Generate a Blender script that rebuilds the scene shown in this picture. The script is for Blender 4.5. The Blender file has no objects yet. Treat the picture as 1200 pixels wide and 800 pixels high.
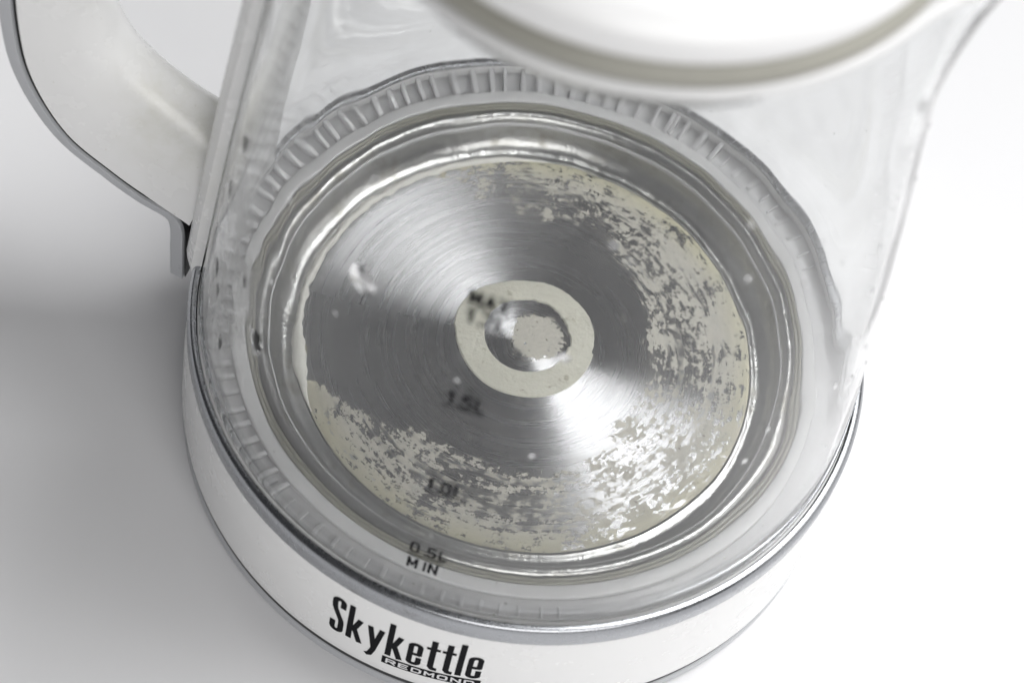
import bpy, math, random
import numpy as np
from mathutils import Vector, Matrix, noise as mnoise

random.seed(4)
MM = 0.001
scene = bpy.context.scene
R = math.radians

# ------------------------------------------------------------------ camera
cam_d = bpy.data.cameras.new('camera')
cam = bpy.data.objects.new('camera', cam_d)
scene.collection.objects.link(cam)
scene.camera = cam
pitch, yaw, roll = R(57.498), R(-0.64), R(13.886)
cpos = Vector((0.0, -297.515, 498.010))
F = Vector((math.sin(yaw) * math.cos(pitch), math.cos(yaw) * math.cos(pitch), -math.sin(pitch)))
Rt = Vector((math.cos(yaw), -math.sin(yaw), 0))
U = Rt.cross(F)
R2 = math.cos(roll) * Rt + math.sin(roll) * U
U2 = -math.sin(roll) * Rt + math.cos(roll) * U
M = Matrix((R2, U2, -F)).transposed().to_4x4()
M.translation = cpos * MM
cam.matrix_world = M
cam_d.sensor_width = 36
cam_d.lens = 2756.7 / 1200 * 36
cam_d.clip_start = 0.01
cam_d.clip_end = 50
cam_d.dof.use_dof = True
cam_d.dof.focus_distance = (Vector((0, -22, 36)) - cpos).dot(F) * MM
cam_d.dof.aperture_fstop = 11.0

# ------------------------------------------------------------------ world, lamps, exposure
world = bpy.data.worlds.new('World')
scene.world = world
world.use_nodes = True
bg = world.node_tree.nodes['Background']
bg.inputs[0].default_value = (0.93, 0.95, 1.0, 1)
bg.inputs[1].default_value = 0.07


def area(name, loc, target, sx, sy, power, col=(1, 1, 1)):
    l = bpy.data.lights.new(name, 'AREA')
    l.shape = 'RECTANGLE'
    l.size, l.size_y, l.energy, l.color = sx, sy, power, col
    o = bpy.data.objects.new(name, l)
    scene.collection.objects.link(o)
    o.location = loc
    d = Vector(target) - Vector(loc)
    o.rotation_euler = d.to_track_quat('-Z', 'Y').to_euler()
    return o


area('window_light', (1.47, 0.28, 0.81), (0, 0, 0.05), 1.15, 0.85, 4.8, (1.0, 0.99, 0.97))
area('front_fill_light', (0.55, -1.38, 1.05), (0, 0, 0.05), 1.3, 1.0, 18.0, (1.0, 0.99, 0.98))  # fill lamp added on the camera side to brighten the front and handle
sb = area('softbox_light', (0.714, 0.462, 1.60), (0, 0, 0.05), 1.0, 1.0, 31.0, (1.0, 1.0, 1.0))
sb.rotation_euler = (0, 0, R(14))

scene.view_settings.view_transform = 'Standard'
scene.view_settings.look = 'None'
scene.view_settings.exposure = -0.09
scene.view_settings.gamma = 1.0
cy = scene.cycles
cy.max_bounces = 20
cy.transmission_bounces = 18
cy.transparent_max_bounces = 16
cy.glossy_bounces = 8
cy.diffuse_bounces = 5
cy.caustics_refractive = True
cy.caustics_reflective = True
cy.blur_glossy = 0.3
cy.sample_clamp_indirect = 12
cy.use_denoising = True

# ------------------------------------------------------------------ material helpers


def mat(name, col=(.8, .8, .8), rough=.5, metal=0., **kw):
    m = bpy.data.materials.new(name)
    m.use_nodes = True
    b = m.node_tree.nodes['Principled BSDF']
    b.inputs['Base Color'].default_value = (*col, 1)
    b.inputs['Roughness'].default_value = rough
    b.inputs['Metallic'].default_value = metal
    for k, v in kw.items():
        b.inputs[k].default_value = v
    return m


class N:
    """small node helper"""

    def __init__(s, m):
        s.t = m.node_tree
        s.b = s.t.nodes['Principled BSDF']

    def n(s, kind, **kw):
        x = s.t.nodes.new(kind)
        for k, v in kw.items():
            setattr(x, k, v)
        return x

    def link(s, a, b):
        s.t.links.new(a, b)

    def val(s, sock, v):
        if hasattr(v, 'is_linked') or hasattr(v, 'links'):
            s.link(v, sock)
        else:
            sock.default_value = v

    def math(s, op, a, b=0.0, clamp=False):
        x = s.n('ShaderNodeMath', operation=op, use_clamp=clamp)
        s.val(x.inputs[0], a)
        s.val(x.inputs[1], b)
        return x.outputs[0]

    def noise(s, vec, scale, detail=4, rough=.55, dist=0.):
        x = s.n('ShaderNodeTexNoise')
        s.link(vec, x.inputs['Vector'])
        x.inputs['Scale'].default_value = scale
        x.inputs['Detail'].default_value = detail
        x.inputs['Roughness'].default_value = rough
        x.inputs['Distortion'].default_value = dist
        return x.outputs['Fac']

    def ramp(s, fac, stops, interp='LINEAR'):
        x = s.n('ShaderNodeValToRGB')
        x.color_ramp.interpolation = interp
        e = x.color_ramp.elements
        while len(e) < len(stops):
            e.new(.5)
        for el, (p, c) in zip(e, stops):
            el.position = p
            el.color = (*c, 1) if len(c) == 3 else c
        s.link(fac, x.inputs[0])
        return x.outputs[0]

    def step(s, v, a, b):
        x = s.n('ShaderNodeMapRange', interpolation_type='SMOOTHSTEP')
        s.val(x.inputs[0], v)
        s.val(x.inputs[1], a)
        s.val(x.inputs[2], b)
        return x.outputs[0]

    def mix(s, f, a, b):
        x = s.n('ShaderNodeMix', data_type='RGBA')
        s.val(x.inputs[0], f)
        for sock, v in ((x.inputs[6], a), (x.inputs[7], b)):
            if isinstance(v, tuple):
                sock.default_value = (*v, 1)
            else:
                s.link(v, sock)
        return x.outputs[2]

    def mixf(s, f, a, b):
        x = s.n('ShaderNodeMix', data_type='FLOAT')
        s.val(x.inputs[0], f)
        s.val(x.inputs[2], a)
        s.val(x.inputs[3], b)
        return x.outputs[0]

    def obj(s):
        return s.n('ShaderNodeTexCoord').outputs['Object']

    def bump(s, h, strength, dist):
        x = s.n('ShaderNodeBump')
        x.inputs['Strength'].default_value = strength
        x.inputs['Distance'].default_value = dist
        s.link(h, x.inputs['Height'])
        return x.outputs[0]

    def scalev(s, vec, sc):
        x = s.n('ShaderNodeMapping')
        x.inputs['Scale'].default_value = sc
        s.link(vec, x.inputs[0])
        return x.outputs[0]


# glossy white plastic with faint soiling
def stain(n, c):
    g = n.n('ShaderNodeVectorMath', operation='DISTANCE')
    n.link(n.obj(), g.inputs[0])
    g.inputs[1].default_value = (-.0835, .004, .080)
    w = n.math('MULTIPLY', n.step(g.outputs['Value'], .026, .004), n.math('ADD', .25, n.step(n.noise(n.obj(), 110, 6, .7), .35, .75)))
    return n.mix(n.math('MULTIPLY', w, .35), c, (.55, .54, .42))


white = mat('white_plastic', (.84, .84, .83), .22)
n = N(white)
o = n.obj()
dirt = n.step(n.noise(o, 38, 6, .65), .62, .85)
sp = n.step(n.noise(o, 900, 2, .5), .73, .78)
c = n.mix(n.math('MULTIPLY', dirt, .15), (.87, .87, .865), (.68, .67, .60))
c = n.mix(n.math('MULTIPLY', sp, .35), c, (.42, .40, .30))
n.link(stain(n, c), n.b.inputs['Base Color'])
n.link(n.mixf(n.noise(o, 120, 4), .15, .36), n.b.inputs['Roughness'])
n.link(n.bump(n.noise(o, 400, 3), .05, .0002), n.b.inputs['Normal'])

shellm = mat('grey_plastic', (.50, .51, .53), .30)
n = N(shellm)
n.link(n.mixf(n.noise(n.obj(), 200, 4), .22, .42), n.b.inputs['Roughness'])
lidm = mat('lid_plastic', (.86, .86, .86), .30)
n = N(lidm)
n.link(n.mixf(n.noise(n.obj(), 90, 4), .22, .4), n.b.inputs['Roughness'])
black = mat('black_seam', (.012, .012, .013), .4)
ink = mat('black_ink', (.006, .006, .008), .8, **{'Specular IOR Level': .15})
inkw = mat('white_ink', (.75, .75, .76), .45)
chrome = mat('satin_trim_metal', (.40, .41, .43), .22, 1.0)
n = N(chrome)
o = n.obj()
n.link(n.mixf(n.noise(o, 260, 5, .7), .16, .38), n.b.inputs['Roughness'])
n.link(n.mix(n.step(n.noise(o, 160, 6, .7), .55, .75), (.40, .41, .43), (.27, .27, .27)), n.b.inputs['Base Color'])
gask = mat('olive_silicone', (.36, .35, .28), .28, **{'Transmission Weight': .25, 'IOR': 1.42})
n = N(gask)
o = n.obj()
n.link(n.mix(n.noise(o, 60, 5, .7), (.26, .25, .19), (.52, .51, .43)), n.b.inputs['Base Color'])
lidgask = mat('lid_gasket_silicone', (.30, .29, .25), .6)
n = N(lidgask)
n.link(n.mix(n.noise(n.obj(), 25, 4, .6), (.26, .255, .22), (.44, .43, .38)), n.b.inputs['Base Color'])
under = mat('dark_grey_plastic', (.10, .10, .105), .5)
collarm = mat('frosted_collar', (.84, .84, .84), .25, **{'Transmission Weight': .15, 'IOR': 1.45})
clearm = mat('clear_rib_plastic', (.88, .88, .89), .08, **{'Transmission Weight': .35, 'IOR': 1.49})
floorm = mat('rib_floor_plastic', (.50, .50, .51), .22)
n = N(floorm)
o = n.obj()
n.link(n.mix(n.noise(o, 70, 5, .65), (.48, .48, .49), (.70, .70, .70)), n.b.inputs['Base Color'])

# polished steel rim of the dish
steel = mat('polished_steel', (.50, .50, .49), .14, 1.0)
n = N(steel)
o = n.obj()
st = n.step(n.noise(o, 90, 6, .7), .5, .72)
n.link(n.mix(st, (.40, .40, .39), (.30, .29, .25)), n.b.inputs['Base Color'])
n.link(n.mixf(st, .3, .5), n.b.inputs['Roughness'])
n.link(n.bump(n.noise(o, 110, 5, .6, .8), .5, .0009), n.b.inputs['Normal'])

# turned steel heating plate with limescale
plate_m = mat('turned_steel_limescale', (.6, .6, .6), .3, 1.0)
n = N(plate_m)
o = n.obj()
sep = n.n('ShaderNodeSeparateXYZ')
n.link(o, sep.inputs[0])
rr = n.math('SQRT', n.math('ADD', n.math('MULTIPLY', sep.outputs[0], sep.outputs[0]),
                           n.math('MULTIPLY', sep.outputs[1], sep.outputs[1])))
ang = n.math('ARCTAN2', sep.outputs[1], sep.outputs[0])
comb = n.n('ShaderNodeCombineXYZ')
n.link(n.math('MULTIPLY', rr, 2600), comb.inputs[0])
n.link(n.math('MULTIPLY', ang, .3), comb.inputs[1])
groove = n.noise(comb.outputs[0], 1.0, 4, .7)
comb2 = n.n('ShaderNodeCombineXYZ')
n.link(n.math('MULTIPLY', rr, 500), comb2.inputs[0])
n.link(n.math('MULTIPLY', ang, .45), comb2.inputs[1])
groove2 = n.noise(comb2.outputs[0], 1.0, 3, .6)
att = n.n('ShaderNodeAttribute', attribute_name='lime')
dens = att.outputs['Fac']
att2 = n.n('ShaderNodeAttribute', attribute_name='edge')
# flake noise drawn out a little along the grain
comb3 = n.n('ShaderNodeCombineXYZ')
n.link(n.math('MULTIPLY', rr, 1000), comb3.inputs[0])
n.link(n.math('MULTIPLY', ang, 12.5), comb3.inputs[1])
f0 = n.noise(o, 130, 3, .5)
f1 = n.noise(comb3.outputs[0], .85, 9, .70, .1)
f2 = n.noise(o, 640, 6, .7, .15)
fl = n.math('ADD', n.math('MULTIPLY', n.math('SUBTRACT', f1, .5), 1.1), n.math('ADD', n.math('MULTIPLY', n.math('SUBTRACT', f2, .5), .85), .5))
fl = n.math('ADD', fl, n.math('MULTIPLY', n.math('SUBTRACT', f0, .5), .45))
thr = n.math('SUBTRACT', 1.0, n.math('MULTIPLY', dens, .78))
exc = n.math('SUBTRACT', fl, thr)
gate = n.step(dens, .02, .1)
lime_in = n.math('MULTIPLY', n.math('MAXIMUM', n.step(exc, -.008, .024), n.math('MULTIPLY', n.step(exc, -.05, -.04), .22)), gate)
film = n.math('MULTIPLY', n.step(n.math('ADD', n.noise(o, 75, 6, .7), n.math('MULTIPLY', dens, .35)), .55, .9), .18)
limecol = n.mix(n.noise(comb3.outputs[0], .7, 7, .7, .3), (.29, .275, .24), (.62, .60, .52))
limecol = n.mix(n.step(n.noise(o, 520, 3, .6), .66, .72), limecol, (.12, .10, .07))
limecol = n.mix(n.math('MULTIPLY', att2.outputs['Fac'], n.noise(o, 60, 3)), limecol, (.52, .49, .30))
steelc = n.mix(n.math('ADD', n.math('MULTIPLY', groove2, .5), n.math('MULTIPLY', n.step(groove, .3, .7), .5)), (.28, .28, .285), (.44, .44, .445))
n.link(steelc, n.b.inputs['Base Color'])
tan = n.n('ShaderNodeTangent', direction_type='RADIAL', axis='Z')
n.link(tan.outputs[0], n.b.inputs['Tangent'])
n.b.inputs['Anisotropic'].default_value = 1.0
n.b.inputs['Anisotropic Rotation'].default_value = .25
n.link(n.mixf(groove2, .22, .32), n.b.inputs['Roughness'])
n.link(n.bump(groove, .18, .00006), n.b.inputs['Normal'])
lb = n.n('ShaderNodeBsdfPrincipled')
n.link(limecol, lb.inputs['Base Color'])
lb.inputs['Roughness'].default_value = .62
n.link(n.bump(n.math('ADD', lime_in, n.math('MULTIPLY', f2, .8)), .22, .0002), lb.inputs['Normal'])
mx = n.n('ShaderNodeMixShader')
n.link(n.math('MAXIMUM', lime_in, film), mx.inputs[0])
n.link(n.b.outputs[0], mx.inputs[1])
n.link(lb.outputs[0], mx.inputs[2])
n.link(mx.outputs[0], n.t.nodes['Material Output'].inputs[0])

crust = mat('limescale_crust', (.60, .59, .50), .75)
n = N(crust)
o = n.obj()
n.link(n.mix(n.noise(o, 160, 5, .6), (.53, .52, .43), (.66, .65, .56)), n.b.inputs['Base Color'])
n.link(n.mix(n.step(n.noise(o, 380, 4, .65), .60, .70), n.mix(n.noise(o, 160, 5, .6), (.53, .52, .43), (.68, .67, .58)), (.42, .40, .31)), n.b.inputs['Base Color'])
n.link(n.bump(n.noise(o, 700, 5, .65), .75, .0005), n.b.inputs['Normal'])

glintw = mat('chalky_glint_scale', (.78, .77, .71), .6)  # chalk white stands for the rim's reflection as well as scale
n = N(glintw)
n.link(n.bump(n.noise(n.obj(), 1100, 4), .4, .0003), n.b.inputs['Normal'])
# glass with a faint hard-water haze and specks
glass = mat('hazy_glass', (.985, .99, .99), 0.0, **{'Transmission Weight': 1.0, 'IOR': 1.36, 'Specular IOR Level': .18})
n = N(glass)
o = n.obj()
hz = n.math('MULTIPLY', n.step(n.noise(o, 22, 5, .6, .5), .42, .85), .13)
strk = n.math('MULTIPLY', n.step(n.noise(n.scalev(o, (60, 60, 9)), 1.0, 5, .65), .60, .82), .22)
spk = n.math('MULTIPLY', n.step(n.noise(o, 420, 2, .5), .745, .775), .6)
gd = n.n('ShaderNodeVectorMath', operation='DISTANCE')
n.link(n.scalev(o, (1, 1, .6)), gd.inputs[0])
gd.inputs[1].default_value = (-.067, -.031, .051)
wet = n.math('MULTIPLY', n.step(gd.outputs['Value'], .030, .006), n.math('MULTIPLY', n.step(n.noise(n.scalev(o, (1, 1, .55)), 150, 5, .6, .6), .46, .58), .42))
spk = n.math('MAXIMUM', spk, wet)
fac = n.math('ADD', .006, n.math('MAXIMUM', n.math('MAXIMUM', hz, strk), spk), clamp=True)
df = n.n('ShaderNodeBsdfDiffuse')
n.link(n.mix(n.math('MULTIPLY', n.math('SUBTRACT', spk, wet), 1.4), (.80, .80, .79), (.52, .51, .36)), df.inputs[0])
tr = n.n('ShaderNodeBsdfTranslucent')
tr.inputs[0].default_value = (.8, .8, .8, 1)
m1 = n.n('ShaderNodeMixShader')
m1.inputs[0].default_value = .5
n.link(df.outputs[0], m1.inputs[1])
n.link(tr.outputs[0], m1.inputs[2])
m2 = n.n('ShaderNodeMixShader')
n.link(fac, m2.inputs[0])
n.link(n.b.outputs[0], m2.inputs[1])
n.link(m1.outputs[0], m2.inputs[2])
n.link(m2.outputs[0], n.t.nodes['Material Output'].inputs[0])

water = mat('water', (1, 1, 1), 0.0, **{'Transmission Weight': 1.0, 'IOR': 1.33})
table_m = mat('white_table', (.82, .82, .83), .5)
n = N(table_m)
o = n.obj()
n.link(n.mix(n.noise(o, 9, 4, .5), (.80, .80, .81), (.84, .84, .85)), n.b.inputs['Base Color'])
n.link(n.mixf(n.noise(o, 60, 4), .42, .6), n.b.inputs['Roughness'])

# ------------------------------------------------------------------ mesh helpers


def mesh(name, V, Fc, m, parent=None, smooth=True, label=None):
    me = bpy.data.meshes.new(name)
    me.from_pydata([tuple(c * MM for c in v) for v in V], [], Fc)
    me.materials.append(m)
    if smooth:
        me.polygons.foreach_set('use_smooth', [True] * len(me.polygons))
    me.update()
    ob = bpy.data.objects.new(name, me)
    scene.collection.objects.link(ob)
    ob.parent = parent
    if label:
        ob['label'] = label
    return ob


def thing(name, label, cat, loc=(0, 0, 0), group=None):
    ob = bpy.data.objects.new(name, None)
    ob.empty_display_size = .02
    scene.collection.objects.link(ob)
    ob.location = [c * MM for c in loc]
    ob['label'] = label
    ob['category'] = cat
    if group:
        ob['group'] = group
    return ob


def catmull(P, k=6, closed=False):
    P = [np.array(p, float) for p in P]
    out = []
    L = len(P)
    rng = range(L) if closed else range(L - 1)
    for i in rng:
        p0 = P[i - 1] if (closed or i > 0) else P[0]
        p1 = P[i]
        p2 = P[(i + 1) % L]
        p3 = P[(i + 2) % L] if (closed or i + 2 < L) else P[-1]
        for j in range(k):
            t = j / k
            out.append(.5 * ((2 * p1) + (-p0 + p2) * t + (2 * p0 - 5 * p1 + 4 * p2 - p3) * t * t + (-p0 + 3 * p1 - 3 * p2 + p3) * t ** 3))
    if not closed:
        out.append(P[-1])
    return out


def lathe(name, prof, m, parent=None, seg=300, closed=True, disp=None, label=None, sharp=False):
    V, Fc = [], []
    K = len(prof)
    for i in range(seg):
        a = 2 * math.pi * i / seg
        for j, (r, z) in enumerate(prof):
            dr, dz = disp(a, j, r, z) if disp else (0, 0)
            V.append(((r + dr) * math.cos(a), (r + dr) * math.sin(a), z + dz))
    for i in range(seg):
        i2 = (i + 1) % seg
        for j in range(K if closed else K - 1):
            j2 = (j + 1) % K
            Fc.append((i * K + j, i2 * K + j, i2 * K + j2, i * K + j2))
    ob = mesh(name, V, Fc, m, parent, label=label)
    fix_normals(ob)
    if sharp:
        ob.data.set_sharp_from_angle(angle=R(40))
    return ob


def fix_normals(ob):
    import bmesh
    bm = bmesh.new()
    bm.from_mesh(ob.data)
    bmesh.ops.remove_doubles(bm, verts=bm.verts, dist=1e-7)
    bmesh.ops.recalc_face_normals(bm, faces=bm.faces)
    bm.to_mesh(ob.data)
    bm.free()
    ob.data.polygons.foreach_set('use_smooth', [True] * len(ob.data.polygons))
    ob.data.update()


def rounded(pts, rad, k=4):
    """round the corners of a closed (r,z) profile"""
    out = []
    L = len(pts)
    for i in range(L):
        a, b, c2 = (np.array(pts[i - 1], float), np.array(pts[i], float), np.array(pts[(i + 1) % L], float))
        r_ = rad[i] if isinstance(rad, (list, tuple)) else rad
        la, lc = np.linalg.norm(a - b), np.linalg.norm(c2 - b)
        d = min(r_, la * .45, lc * .45)
        p, q = b + (a - b) / la * d, b + (c2 - b) / lc * d
        for j in range(k + 1):
            t = j / k
            out.append(tuple((1 - t) ** 2 * p + 2 * t * (1 - t) * b + t * t * q))
    return out


# ------------------------------------------------------------------ table
tab = mesh('tabletop', [(-9000, -9000, 0), (9000, -9000, 0), (9000, 9000, 0), (-9000, 9000, 0)], [(0, 1, 2, 3)], table_m, smooth=False)
tab['kind'] = 'structure'

# ------------------------------------------------------------------ power base (the kettle lifts off it)
pb = thing('power_base', 'flat pale grey round stand directly under the kettle, only its edge showing', 'power base')
lathe('base_plate', rounded([(0.5, .3), (78.6, .3), (79.6, 1.2), (79.5, 4.0), (0.5, 4.0)], .5), shellm, pb)

# ------------------------------------------------------------------ kettle
kt = thing('glass_kettle', 'white electric kettle with clear glass wall and limescale on its steel floor', 'kettle', (0, 0, 4))
KO = 4.0  # origin height
kt.location = (0, 0, 0)

lathe('base_shell', rounded([(70, 6.1), (79.6, 6.1), (79.9, 9), (79.6, 24), (79.0, 36.0), (70, 36.0)], [1, .8, 1, 1, .4, 1]), white, kt)
lathe('seam_ring', rounded([(70, 4.1), (79.2, 4.1), (79.2, 6.0), (70, 6.0)], .2), black, kt)
lathe('trim_band', rounded([(70, 36.15), (79.15, 36.15), (79.15, 40.4), (78.3, 41.9), (77.1, 42.0), (77.1, 37), (70, 37)], [.3, .3, 1.2, .6, .2, .3, .3]), chrome, kt)

# clear foot collar seen through the glass: floor, ribs, flat ring, gasket
lathe('collar_floor', rounded([(60, 36.9), (76.8, 37.3), (76.8, 38.2), (69.6, 38.2), (60, 38.0)], .2), floorm, kt)
lathe('collar_ring', rounded([(65.5, 38.2), (68.8, 38.2), (68.8, 39.9), (65.5, 39.9)], .5), collarm, kt)
lathe('edge_ring', rounded([(75.0, 38.3), (76.9, 38.3), (76.9, 41.3), (75.0, 41.3)], .5), collarm, kt)

# one rib, copied round the collar
RV = []
rp = rounded([(68.9, 38.3), (74.8, 38.3), (74.8, 41.0), (68.9, 39.6)], .5, 2)
for t in (-.55, -.32, .32, .55):
    for (r, z) in rp:
        f = 1.0 if abs(t) < .6 else .88
        RV.append((72 + (r - 72) * f, t, 38.7 + (z - 38.7) * f))
K = len(rp)
RF = [tuple(range(K))[::-1], tuple(range(3 * K, 4 * K))]
for s in range(3):
    for j in range(K):
        RF.append((s * K + j, s * K + (j + 1) % K, (s + 1) * K + (j + 1) % K, (s + 1) * K + j))
rib0 = mesh('rib', RV, RF, clearm, kt)
rib_low = mesh('rib', [((72.6 + (x_ - 72) * .62), y_ * .8, 38.5 + (z_ - 38.7) * .34) for x_, y_, z_ in RV], RF, clearm, kt)
NR = 104
rib_low.rotation_euler.z = R(-129.8)
for i in range(NR):
    dg = (i * 360 / NR + 180) % 360 - 180
    if -70 < dg < 30 and i:
        continue        # the collar is smooth here
    rb = rib0 if i == 0 else (rib_low if -128 < dg < -60 or 20 < dg < 62 else rib0).copy()
    if i:
        scene.collection.objects.link(rb)
        rb.parent = kt
    rb.rotation_euler.z = 2 * math.pi * (i + random.uniform(-.1, .1)) / NR + (R(72) if i == 0 else 0)
    rb.scale = (1, random.uniform(.7, 1.25) * min(1, .25 + min(abs(dg + 70), abs(dg - 30)) / 30), 1)

gp = []
for (rc, zc, ra) in ((64.9, 39.4, .5), (64.0, 39.3, .45)):
    gp.append([(rc + ra * math.cos(t), zc + ra * .9 * math.sin(t)) for t in np.linspace(0, 2 * math.pi, 13)[:-1]])


def wob(a, j, r, z):
    v = mnoise.noise(Vector((math.cos(a) * 6, math.sin(a) * 6, z * .3)))
    return (.22 * v, .12 * v)


for g in gp:
    lathe('gasket_bead', g, gask, kt, disp=wob)

# steel dish: outer lip, vertical wall, channel, plate seat
dish = lathe('steel_rim', [(63.4, 38.4), (63.0, 39.6), (61.8, 39.9), (60.9, 39.4), (60.4, 38.0), (59.8, 35.2), (58.8, 33.0), (57.4, 31.7), (56.0, 31.1),
                           (54.9, 31.2), (54.3, 31.6), (53.9, 31.5), (53.5, 30.6), (53.5, 29.5), (58, 29.2), (61.6, 32)], steel, kt)

# heating plate with two attributes describing where the crust grows
az_tab = [(-180, 60, .0), (-166, 52.6, .9), (-152, 49.8, 1.0), (-146, 47, .9), (-143, 43, .62), (-134, 37, .62), (-119, 32, .62), (-99, 31, .60),
          (-84, 32, .60), (-66, 32, .62), (-50, 30, .60), (-33, 27, .60), (2, 27, .62), (20, 27.5, .66), (31, 29.5, .66), (50, 32, .64),
          (66, 34.5, .62), (81, 36, .60), (94, 35.5, .56), (108, 36, .50), (117, 39, .44), (124, 46, .40), (134, 54, .5), (150, 57, .4), (180, 60, .0)]
ta = np.array(az_tab)
NA, NRr = 300, 110
V = [(0, 0, 32.6)]
lime_v, edge_v = [0.0], [0.0]
for j in range(1, NRr + 1):
    r = 53.7 * j / NRr
    for i in range(NA):
        a = 2 * math.pi * i / NA
        d = math.degrees(a)
        d = d - 360 if d > 180 else d
        V.append((r * math.cos(a), r * math.sin(a), 32.0 + .6 * math.exp(-(r / 18) ** 2) - (.35 * max(0, (r - 51.5) / 2.2) ** 2)))
        w = 1.6 * mnoise.noise(Vector((math.cos(a) * 5, math.sin(a) * 5, 0))) + 1.5 * mnoise.noise(Vector((r * math.cos(a) * .16, r * math.sin(a) * .16, 4)))
        rin = np.interp(d, ta[:, 0], ta[:, 1]) + w * 1.4
        s = np.interp(d, ta[:, 0], ta[:, 2])
        den = 0.0
        if r > rin - 2.5:
            t = min(1, (r - rin + 2.5) / 5)
            den = s * t
            t2 = max(0, (r - 41) / 12.0)
            den += (.14 * t2) * t if s > .3 else 0
        # thin crust all round the very edge
        e = max(0, min(1, (r - (52.9 + .5 * w)) / .8))
        den = max(den, e * 1.0)
        if r < 12.5:
            x_, y_ = r * math.cos(a), r * math.sin(a)
            q_ = math.hypot((x_ - 2.2) / 7.2, (y_ - 2.6) / 7.6)
            den = max(0, min(.96, (1.22 - q_) * 1.7)) * (1 if x_ > -6.5 else .4)
        lime_v.append(min(1.0, den))
        edge_v.append(max(0, min(1, (r - 47.5) / 5)))
Fc = [(0, 1 + i, 1 + (i + 1) % NA) for i in range(NA)]
for j in range(NRr - 1):
    for i in range(NA):
        i2 = (i + 1) % NA
        Fc.append((1 + j * NA + i, 1 + (j + 1) * NA + i, 1 + (j + 1) * NA + i2, 1 + j * NA + i2))
hp = mesh('heating_plate', V, Fc, plate_m, kt)
for nm, vals in (('lime', lime_v), ('edge', edge_v)):
    at = hp.data.attributes.new(nm, 'FLOAT', 'POINT')
    at.data.foreach_set('value', np.array(vals, dtype=np.float32))


def jag(P, k, amp, fr, seed):
    Q = catmull(P, k, True)
    out = []
    for i, q in enumerate(Q):
        v = mnoise.noise(Vector((q[0] * fr, q[1] * fr, seed)))
        v2 = mnoise.noise(Vector((q[0] * fr * 3, q[1] * fr * 3, seed)))
        nrm = q / (np.linalg.norm(q) + 1e-6)
        out.append(q + nrm * (v + .5 * v2) * amp)
    return out


def ringslab(name, outer, inner, z0, th, m, parent, label=None):
    """slab between two closed outlines given with equal point counts"""
    L = len(outer)
    V = []
    for (P, inset) in ((outer, 0), (outer, .25), (inner, .25), (inner, 0)):
        pass
    mid_o = [o_ + (i_ - o_) / np.linalg.norm(i_ - o_) * .3 for o_, i_ in zip(outer, inner)]
    mid_i = [i_ + (o_ - i_) / np.linalg.norm(i_ - o_) * .3 for o_, i_ in zip(outer, inner)]
    for P, z in ((outer, z0), (mid_o, z0 + th), (mid_i, z0 + th), (inner, z0)):
        V += [(q[0], q[1], z + (.6 * math.exp(-(np.linalg.norm(q) / 18) ** 2))) for q in P]
    Fc = []
    for s in range(3):
        for i in range(L):
            i2 = (i + 1) % L
            Fc.append((s * L + i, s * L + i2, (s + 1) * L + i2, (s + 1) * L + i))
    ob = mesh(name, V, Fc, m, parent, smooth=False, label=label)
    return ob


def polar_resample(P, c, n_):
    P = np.array(P)
    a = np.unwrap(np.arctan2(P[:, 1] - c[1], P[:, 0] - c[0]))
    r = np.hypot(P[:, 0] - c[0], P[:, 1] - c[1])
    if a[-1] < a[0]:
        a, r = a[::-1], r[::-1]
    aa = np.concatenate([a - 2 * math.pi, a, a + 2 * math.pi])
    r3 = np.concatenate([r, r, r])
    o_ = np.argsort(aa)
    out = []
    for k in range(n_):
        t = 2 * math.pi * k / n_
        q = np.interp(t, aa[o_], r3[o_])
        out.append(np.array([c[0] + q * math.cos(t), c[1] + q * math.sin(t)]))
    return out


ro = [(-17.0, -1.5), (-17.7, 4.0), (-16.0, 9.3), (-12.4, 13.7), (-7.2, 16.8), (-0.2, 18.3), (5.7, 17.3), (11.0, 14.1), (14.6, 9.5), (15.9, 4.4),
      (15.4, -1.4), (13.3, -6.4), (10.1, -10.7), (5.1, -14.1), (0.9, -15.4), (-4.3, -15.0), (-9.3, -12.7), (-13.6, -8.5)]
ri = [(-10.3, 0.6), (-10.4, 4.8), (-8.9, 8.2), (-5.5, 11.0), (-0.4, 12.6), (3.9, 11.7), (7.5, 8.6), (9.9, 4.3), (9.6, 0.5), (7.5, -3.0), (4.0, -6.0),
      (0.6, -6.8), (-3.2, -6.0), (-7.5, -3.4)]
c0 = np.array([-.5, 2.5])
oo = polar_resample(jag(ro, 14, .28, .8, 1), c0, 220)
ii = polar_resample(jag(ri, 14, .35, .7, 2), c0, 220)
ringslab('limescale_ring', oo, ii, 32.05, .28, crust, hp, 'cream limescale ring at the centre of the plate')
# bright rim reflection modelled as a chalk-white bead, back left, merging into scale
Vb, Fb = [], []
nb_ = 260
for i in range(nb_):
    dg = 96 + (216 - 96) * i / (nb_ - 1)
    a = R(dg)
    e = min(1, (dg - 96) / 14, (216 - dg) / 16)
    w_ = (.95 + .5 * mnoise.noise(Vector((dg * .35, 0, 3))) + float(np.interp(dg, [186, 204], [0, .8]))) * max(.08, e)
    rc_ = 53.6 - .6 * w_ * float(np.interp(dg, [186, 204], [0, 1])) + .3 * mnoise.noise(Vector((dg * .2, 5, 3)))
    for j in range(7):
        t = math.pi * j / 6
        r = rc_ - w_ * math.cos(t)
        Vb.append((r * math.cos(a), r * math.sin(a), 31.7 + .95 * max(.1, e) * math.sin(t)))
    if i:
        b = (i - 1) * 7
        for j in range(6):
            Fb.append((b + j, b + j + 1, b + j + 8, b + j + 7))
mesh('edge_glint_and_scale', Vb, Fb, glintw, hp)
# ------------------------------------------------------------------ glass wall


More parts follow.
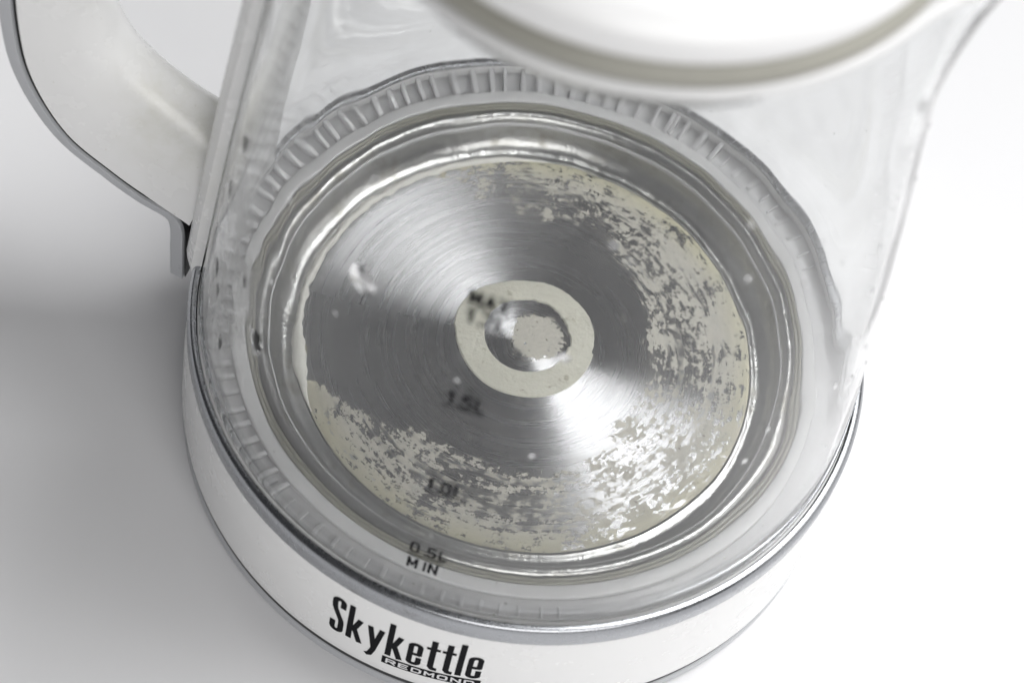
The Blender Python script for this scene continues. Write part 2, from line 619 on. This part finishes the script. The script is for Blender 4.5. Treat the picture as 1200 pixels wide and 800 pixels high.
def router(z):
    return 76.6 - .095 * (z - 43) - .00016 * (z - 43) ** 2


SP = R(-7)  # spout direction (to the right of the picture)


def gdisp(a, j, r, z):
    dr = 0.0
    inner = j >= n_out
    if z > 160:
        da = (a - SP + math.pi) % (2 * math.pi) - math.pi
        dr += 9.0 * math.exp(-(da / R(13)) ** 2) * min(1, (z - 160) / 38.0) ** 1.6
    if inner and z > 43.5:
        v = mnoise.noise(Vector((math.cos(a) * 5.2, math.sin(a) * 5.2, z * .035)))
        v2 = mnoise.noise(Vector((math.cos(a) * 13, math.sin(a) * 13, z * .11 + 9)))
        left = math.exp(-(((a - R(186) + math.pi) % (2 * math.pi) - math.pi) / R(30)) ** 2) * math.exp(-max(0, z - 60) / 45)
        dr += .055 * v + .007 * v2 + left * (.12 * v2)
    return (dr, 0)


outer = [(76.0, 42.0), (76.55, 42.6)]
outer += [(router(z), z) for z in np.linspace(44, 202, 64)]
outer += [(57.0, 202.6), (56.4, 202.8)]
n_out = len(outer)
th = 2.0
inner_ = [(55.8, 202.7), (55.4, 202.3)]
inner_ += [(router(z) - th, z) for z in np.linspace(201.4, 52, 60)]
inner_ += [(74.1, 48.5), (74.2, 45), (74.3, 42.6), (74.5, 42.0)]
gl = lathe('glass_wall', outer + inner_, glass, kt, seg=420, disp=gdisp)

# volume marks and lettering: stroke letters, rasterised and wrapped on the wall
W = {
    '0': [[(0, .15), (0, .85), (.12, 1), (.48, 1), (.6, .85), (.6, .15), (.48, 0), (.12, 0), (0, .15)]],
    '1': [[(.05, .75), (.3, 1), (.3, 0)]],
    '5': [[(.58, 1), (.05, 1), (.03, .56), (.42, .6), (.6, .45), (.6, .18), (.45, 0), (.12, 0), (0, .12)]],
    '7': [[(0, 1), (.6, 1), (.2, 0)]],
    '.': [[(.28, 0), (.32, .03)]],
    'L': [[(.1, 1), (.1, 0), (.6, 0)]],
    'M': [[(0, 0), (0, 1), (.35, .25), (.7, 1), (.7, 0)]],
    'I': [[(.3, 0), (.3, 1)]],
    'N': [[(0, 0), (0, 1), (.6, 0), (.6, 1)]],
    'A': [[(0, 0), (.33, 1), (.66, 0)], [(.12, .32), (.54, .32)]],
    'X': [[(0, 0), (.62, 1)], [(0, 1), (.62, 0)]],
}


def seg_mask(X, Y, a, b, w, cap):
    a, b = np.array(a, float), np.array(b, float)
    d = b - a
    L = np.linalg.norm(d)
    if L < 1e-6:
        return np.zeros(X.shape, bool)
    u = d / L
    s = (X - a[0]) * u[0] + (Y - a[1]) * u[1]
    t = np.abs(-(X - a[0]) * u[1] + (Y - a[1]) * u[0])
    m_ = (t <= w / 2) & (s >= -cap) & (s <= L + cap)
    return m_


def raster_to_mesh(name, mask, x0, y0, px, fn, m, parent, label=None):
    """mask[y,x] -> horizontal runs -> quads, wrapped by fn(x,y)"""
    V, Fc = [], []
    H, Wd = mask.shape
    for y in range(H):
        row = mask[y]
        x = 0
        while x < Wd:
            if row[x]:
                e = x
                while e < Wd and row[e] and e - x < 14:
                    e += 1
                b = len(V)
                for (qx, qy) in ((x, y), (e, y), (e, y + 1), (x, y + 1)):
                    V.append(fn(x0 + qx * px, y0 + qy * px))
                Fc.append((b, b + 1, b + 2, b + 3))
                x = e
            else:
                x += 1
    return mesh(name, V, Fc, m, parent, smooth=False, label=label)


def wrap(az_c, r_fn, slope=0.0):
    def f(x, y):
        z = y + slope * x
        r = r_fn(z)
        a = R(az_c) + x / r
        return (r * math.sin(a), -r * math.cos(a), z)
    return f


def text_mask(text, X, Y, xs, ybase, h, wd, stroke, adv):
    mk = np.zeros(X.shape, bool)
    x = xs
    for ch in text:
        if ch in W:
            sw = h * wd
            for pl in W[ch]:
                for a, b in zip(pl[:-1], pl[1:]):
                    mk |= seg_mask(X, Y, (x + a[0] * sw, ybase + a[1] * h), (x + b[0] * sw, ybase + b[1] * h), stroke, stroke * .35)
        x += adv * (.55 if ch in '.' else .78 if ch in 'I1' else 1.18 if ch == 'M' else 1.1 if ch in 'NAX' else 1)
    return mk


def mark(lines, zc, bar=None, stroke=.60):
    """lines = [(text, x start, z base, height)]"""
    px = .07
    x0, y0, x1, y1 = -6, zc - 8, 7, zc + 8
    xs = np.arange(x0, x1, px) + px / 2
    ys = np.arange(y0, y1, px) + px / 2
    X, Y = np.meshgrid(xs, ys)
    mk = np.zeros(X.shape, bool)
    for (t, sx, zb, h) in lines:
        mk |= text_mask(t, X, Y, sx, zb, h, 1.0 / h * 2.6, stroke, 2.4)
    if bar:
        mk |= (np.abs(Y - bar[0]) < .17) & (X > bar[1]) & (X < bar[2])
    raster_to_mesh('volume_mark', mk, x0, y0, px, wrap(-7.4, lambda z: router(z) + .06, .06), ink, gl)


mark([('0.5L', -3.0, 59.3, 3.1), ('MIN', -2.9, 53.4, 3.3)], 58, (58.3, -3.6, 4.6))
mark([('1.0L', -2.9, 83.0, 3.4)], 84, (82.0, -3.6, 4.6))
mark([('1.5L', -3.1, 112.0, 3.4)], 113, (111.0, -3.9, 4.6), .7)
mark([('MAX', -3.3, 141.9, 3.4), ('1.7L', -3.2, 136.9, 3.2)], 140, (141.0, -3.6, 4.0), .85)

# product name: condensed heavy letters
sw = 1.4


def arc(cx, cy_, rx, ry, a0, a1, k=10):
    return [(cx + rx * math.cos(R(t)), cy_ + ry * math.sin(R(t))) for t in np.linspace(a0, a1, k)]


H_, XH = 16.2, 11.0


def gl_S(x):
    w = 3.5
    rx = w / 2 - sw / 2
    cx = x + w / 2
    top = H_ - sw / 2 - rx * 1.2
    p = [(cx + rx, top - 2.0), (cx + rx, top)] + arc(cx, top, rx, rx * 1.2, 0, 180) + [(cx - rx, top - 1.5), (cx - rx * .85, top - 3.0), (cx + rx * .85, 6.2),
         (cx + rx, 4.6), (cx + rx, sw / 2 + rx * 1.2)] + arc(cx, sw / 2 + rx * 1.2, rx, rx * 1.2, 0, -180) + [(cx - rx, 4.6)]
    return [(p, sw)], w


def gl_k(x):
    return [([(x + sw / 2, .6), (x + sw / 2, H_ - .6)], sw), ([(x + sw, 4.6), (x + 3.0, XH - .3)], sw * .95), ([(x + 1.75, 6.2), (x + 3.35, .4)], sw)], 4.0


def gl_y(x):
    return [([(x + .7, XH - .4), (x + 2.05, 1.4)], sw * .95), ([(x + 3.45, XH - .4), (x + 2.0, 0), (x + 1.4, -2.6), (x + .7, -3.1)], sw * .95)], 4.1


def gl_e(x):
    w = 3.5
    rx = w / 2 - sw / 2
    cx = x + w / 2
    p = [(cx - rx, 5.6), (cx + rx, 5.6), (cx + rx, XH - sw / 2 - rx)] + arc(cx, XH - sw / 2 - rx, rx, rx, 0, 180) + \
        [(cx - rx, sw / 2 + rx)] + arc(cx, sw / 2 + rx, rx, rx, 180, 360) + [(cx + rx, 3.9)]
    return [(p, sw * .9)], w


def gl_t(x):
    return [([(x + 1.35, 14.0), (x + 1.35, 1.6), (x + 1.8, .75), (x + 2.6, .7)], sw), ([(x + .1, XH - .6), (x + 2.6, XH - .6)], 1.1)], 2.7


def gl_l(x):
    return [([(x + sw / 2, .6), (x + sw / 2, H_ - .6)], sw)], sw


px = .07
x0, y0 = -1, -5
X, Y = np.meshgrid(np.arange(x0, 40, px) + px / 2, np.arange(y0, 18, px) + px / 2)
mk = np.zeros(X.shape, bool)
x = 0.0
xs_ = []
for g in (gl_S, gl_k, gl_y, gl_k, gl_e, gl_t, gl_t, gl_l, gl_e):
    st_, w = g(x)
    xs_.append(x)
    for pl, ww in st_:
        for a, b in zip(pl[:-1], pl[1:]):
            mk |= seg_mask(X, Y, a, b, ww, .28)
    x += w + .78
# a white gap under the name, where the maker's plate begins
mk &= ~((X > xs_[3] - .6) & (Y < -.1))
TW = x
SC = 37.0 / TW


def shell_r(z):
    return float(np.interp(z, [5.6, 9, 24, 36], [79.6, 79.9, 79.6, 79.0])) + .07


wr = wrap(-7.4, shell_r, .055)


def wr_name(x, y):
    return wr(-17.3 + x * SC, 15.9 + y * .97)


raster_to_mesh('name_lettering', mk, x0, y0, px, wr_name, ink, kt)

# maker's plate: black bar with white squared letters
bx0, bx1, bz0, bz1 = -17.3 + xs_[3] * SC - .4, 19.3, 11.9, 15.3
V, Fc = [], []
for i in range(25):
    x = bx0 + (bx1 - bx0) * i / 24
    V += [wr(x, bz0), wr(x, bz1)]
    if i:
        b = 2 * i
        Fc.append((b - 2, b, b + 1, b - 1))
bar = mesh('maker_plate', V, Fc, ink, kt, smooth=False)
G = {
    'R': [[(0, 0), (0, 1), (.85, 1), (1, .85), (1, .6), (.85, .45), (.1, .45)], [(.55, .45), (1, 0)]],
    'E': [[(1, 1), (0, 1), (0, 0), (1, 0)], [(0, .5), (.85, .5)]],
    'D': [[(0, 0), (0, 1), (.8, 1), (1, .8), (1, .2), (.8, 0), (0, 0)]],
    'M': [[(0, 0), (0, 1), (.5, .4), (1, 1), (1, 0)]],
    'O': [[(.1, 0), (0, .15), (0, .85), (.15, 1), (.85, 1), (1, .85), (1, .15), (.85, 0), (.1, 0)]],
    'N': [[(0, 0), (0, 1), (1, 0), (1, 1)]],
}
X, Y = np.meshgrid(np.arange(0, 24, .06) + .03, np.arange(0, 3.4, .06) + .03)
mk = np.zeros(X.shape, bool)
word = 'REDMOND'
pitch_ = (bx1 - bx0 - 1.6) / len(word)
for i, ch in enumerate(word):
    for pl in G[ch]:
        for a, b in zip(pl[:-1], pl[1:]):
            q0 = 1.2 + i * pitch_
            lw = pitch_ - 1.15
            mk |= seg_mask(X, Y, (q0 + a[0] * lw, .85 + a[1] * 1.75), (q0 + b[0] * lw, .85 + b[1] * 1.75), .52, .2)


def shell_r2(z):
    return shell_r(z) + .06


wr2 = wrap(-7.4, shell_r2, .055)
raster_to_mesh('maker_lettering', mk, 0, 0, .06, lambda x, y: wr2(bx0 + x, bz0 + y), inkw, bar)

# ------------------------------------------------------------------ handle and its mount
HA = R(-97)
hd = Vector((math.sin(HA), -math.cos(HA), 0))
ht = Vector((math.cos(HA), math.sin(HA), 0))


def hp3(r, z, t):
    v = hd * r + ht * t
    return (v.x, v.y, z)


# curved strip hugging the glass
V, Fc = [], []
zs = np.linspace(36, 196, 60)
sec = []
a0, a1 = R(-14), R(13.2)
ks = 18
for z in zs:
    rb_ = router(z) + .35
    row = []
    endf = min(1, (z - 36) / 6 + .35, (196 - z) / 6 + .35)
    for i in range(ks + 1):
        a = HA + a0 + (a1 - a0) * i / ks
        e = min(i, ks - i) / 1.5
        t = 4.3 * endf * min(1, .55 + .45 * e)
        row.append(((rb_ + t) * math.sin(a), -(rb_ + t) * math.cos(a), z))
    for i in range(ks, -1, -1):
        a = HA + a0 + (a1 - a0) * i / ks
        row.append((rb_ * math.sin(a), -rb_ * math.cos(a), z))
    sec.append(row)
Lr = len(sec[0])
for row in sec:
    V += row
for s in range(len(sec) - 1):
    for i in range(Lr):
        i2 = (i + 1) % Lr
        Fc.append((s * Lr + i, s * Lr + i2, (s + 1) * Lr + i2, (s + 1) * Lr + i))
Fc += [tuple(range(Lr))[::-1], tuple(range((len(sec) - 1) * Lr, len(sec) * Lr))]
mount = mesh('handle_mount', V, Fc, white, kt)
fix_normals(mount)
mount.data.set_sharp_from_angle(angle=R(50))

st = [((74, 73), (80, 50)), ((80, 75.5), (85, 51.5)), ((87, 79), (92, 54)), ((95, 84), (100, 58.5)), ((101, 90), (110, 66)), ((104, 97), (117, 79)),
      ((106, 108), (120, 94)), ((105, 125), (120, 118)), ((102, 145), (115, 148)), ((94, 165), (106, 175)), ((82, 178), (94, 193)), ((62, 184), (72, 201))]
S = catmull([(*a, *b) for a, b in st], 7)
prof = rounded([(0, -12.2), (0, 12.2), (.30, 11.6), (.93, 6.2), (1.0, 3.0), (1.0, -3.0), (.93, -6.2), (.30, -11.6)],
               [.01, .01, 2, 2.2, 2, 2, 2.2, 2], 4)
# smoother D-shaped section
prof = []
for k in range(40):
    u = k / 39 * math.pi
    tt = 12.2 * math.copysign(abs(math.cos(u)) ** .78, math.cos(u))
    nn = abs(math.sin(u)) ** .70
    prof.append((nn, tt * (1 - .22 * nn)))
V, Fc = [], []
K = len(prof)
for k_, q in enumerate(S):
    I, O = q[:2], q[2:]
    flare = 1 + .10 * max(0, 1 - k_ / 14)
    for nn, t in prof:
        p_ = O + (I - O) * nn
        V.append(hp3(p_[0], p_[1], t * flare))
for s in range(len(S) - 1):
    for i in range(K):
        i2 = (i + 1) % K
        Fc.append((s * K + i, s * K + i2, (s + 1) * K + i2, (s + 1) * K + i))
Fc += [tuple(range(K)), tuple(range((len(S) - 1) * K, len(S) * K))[::-1]]
handle = mesh('handle', V, Fc, white, kt)
fix_normals(handle)
handle.data.set_sharp_from_angle(angle=R(45))


def strip_loft(name, path, half, thick, m, parent, side):
    """flat band following an (r,z) path; side=+1 puts the thickness on the left normal"""
    P = catmull(path, 7)
    V, Fc = [], []
    sec = rounded([(0, -half), (0, half), (1, half - .6), (1, -half + .6)], [.15, .15, .35, .35], 3)
    for i, p_ in enumerate(P):
        d = P[min(i + 1, len(P) - 1)] - P[max(i - 1, 0)]
        d = d / np.linalg.norm(d)
        nn = np.array([d[1], -d[0]]) * side
        for (u, t) in sec:
            q = p_ + nn * u * thick
            V.append(hp3(q[0], q[1], t))
    K = len(sec)
    for s in range(len(P) - 1):
        for i in range(K):
            i2 = (i + 1) % K
            Fc.append((s * K + i, s * K + i2, (s + 1) * K + i2, (s + 1) * K + i))
    Fc += [tuple(range(K)), tuple(range((len(P) - 1) * K, len(P) * K))[::-1]]
    ob = mesh(name, V, Fc, m, parent)
    fix_normals(ob)
    ob.data.set_sharp_from_angle(angle=R(45))
    return ob


spath = [(81.2, 26), (81.3, 36), (81.6, 46), (84.2, 50.6), (92, 53.4), (100, 58), (110, 65.4), (117.4, 78.8), (120.5, 94), (120.5, 118), (115.5, 148.3), (106.5, 175.6),
         (94.5, 193.6), (72, 201.8)]
strip_loft('handle_seam', spath, 12.3, .5, black, handle, 1)
sp2 = [(a + .6 * (1 if a > 81 else 1), b - .3) for a, b in spath]
strip_loft('handle_shell', sp2, 12.8, 3.4, shellm, handle, 1)

# ------------------------------------------------------------------ lid and neck collar
lid = lathe('lid', rounded([(.5, 205.5), (53.0, 205.5), (54.6, 206.4), (55.8, 208.8), (55.6, 212.5), (52.5, 216.0), (40, 218.6), (.5, 220)],
                           [.1, .5, .8, 1.5, 2.4, 4, 10, .1], 6), lidm, kt)
lathe('lid_underside', rounded([(.5, 200.2), (49, 200.2), (49.5, 205.3), (.5, 205.3)], .3), under, lid)
lathe('lid_gasket', rounded([(50, 203.4), (56.2, 203.5), (56.9, 204.0), (56.8, 206.2), (55.0, 208.0), (50, 206.3)], 1.1), lidgask, lid)
cl = lathe('neck_collar', rounded([(55.6, 202.85), (57.3, 202.8), (57.5, 201.6), (58.0, 201.6), (57.8, 203.1), (57.2, 203.4), (55.6, 203.35)], .2), collarm, kt,
           disp=lambda a, j, r, z: (9.0 * math.exp(-(((a - SP + math.pi) % (2 * math.pi) - math.pi) / R(13)) ** 2), 0))

# ------------------------------------------------------------------ water drops on the glass


def wallpt(azd, z, off=0.0):
    a = R(azd)
    r = router(z) + off
    return Vector((r * math.sin(a), -r * math.cos(a), z)), Vector((math.sin(a), -math.cos(a), .097)).normalized()


def drop(V, Fc, azd, z, rad, h, seed=0, wb=.4, tall=1.1):
    c_, nn = wallpt(azd, z, .03)
    t1 = nn.cross(Vector((0, 0, 1))).normalized()
    t2 = t1.cross(nn)
    b = len(V)
    rings, sg = 7, 20
    V.append(tuple(c_ + nn * h))
    for k in range(1, rings + 1):
        q_ = k / rings
        for s in range(sg):
            u = 2 * math.pi * s / sg
            w = 1 + .35 * wb * mnoise.noise(Vector((math.cos(u) * 1.3, math.sin(u) * 1.3, seed)))
            q = c_ + (t1 * math.cos(u) + t2 * math.sin(u) * tall) * rad * w * q_ + nn * h * (1 - q_ ** 2.6)
            V.append(tuple(q))
    for s in range(sg):
        Fc.append((b, b + 1 + s, b + 1 + (s + 1) % sg))
        for k in range(rings - 1):
            p0 = b + 1 + k * sg
            Fc.append((p0 + s, p0 + sg + s, p0 + sg + (s + 1) % sg, p0 + (s + 1) % sg))
    Fc.append(tuple(b + 1 + (rings - 1) * sg + s for s in range(sg - 1, -1, -1)))


for lab, azd, z, rad, h in (('large round water drop on the glass above the left of the steel floor', -29, 131, 3.4, .9),
                             ('small water drop on the glass over the limescale ring', 6.5, 134, 1.1, .6)):
    V, Fc = [], []
    drop(V, Fc, azd, z, rad, h, azd)
    ob = mesh('water_drop', V, Fc, water)
    fix_normals(ob)
    ob['label'] = lab
    ob['category'] = 'water drop'
    ob['group'] = 'water drops on the glass'

V, Fc = [], []
for k in range(46):
    u = random.random()
    azd = random.choice([random.uniform(-78, -40), random.uniform(-40, 60), random.uniform(40, 84)])
    z = random.uniform(60, 170)
    rad = random.uniform(.25, .75)
    drop(V, Fc, azd, z, rad, rad * .45, k)
for k in range(9):      # wet patch low on the left of the wall
    rad = random.uniform(1.0, 2.4)
    drop(V, Fc, random.gauss(-63, 7), random.uniform(58, 118), rad, rad * .11, 60 + k, 1.6, random.uniform(1.1, 2.0))
for azd, z in ((71, 173), (70.5, 160), (69, 148), (67.5, 136), (68, 121), (66, 108), (63, 96), (70, 88)):
    drop(V, Fc, azd, z, random.uniform(.6, 1.2), .4, z, 1.2, 1.7)
ob = mesh('water_spatter', V, Fc, water)
fix_normals(ob)
ob['kind'] = 'stuff'
ob['label'] = 'tiny water droplets scattered over the outside of the glass wall'
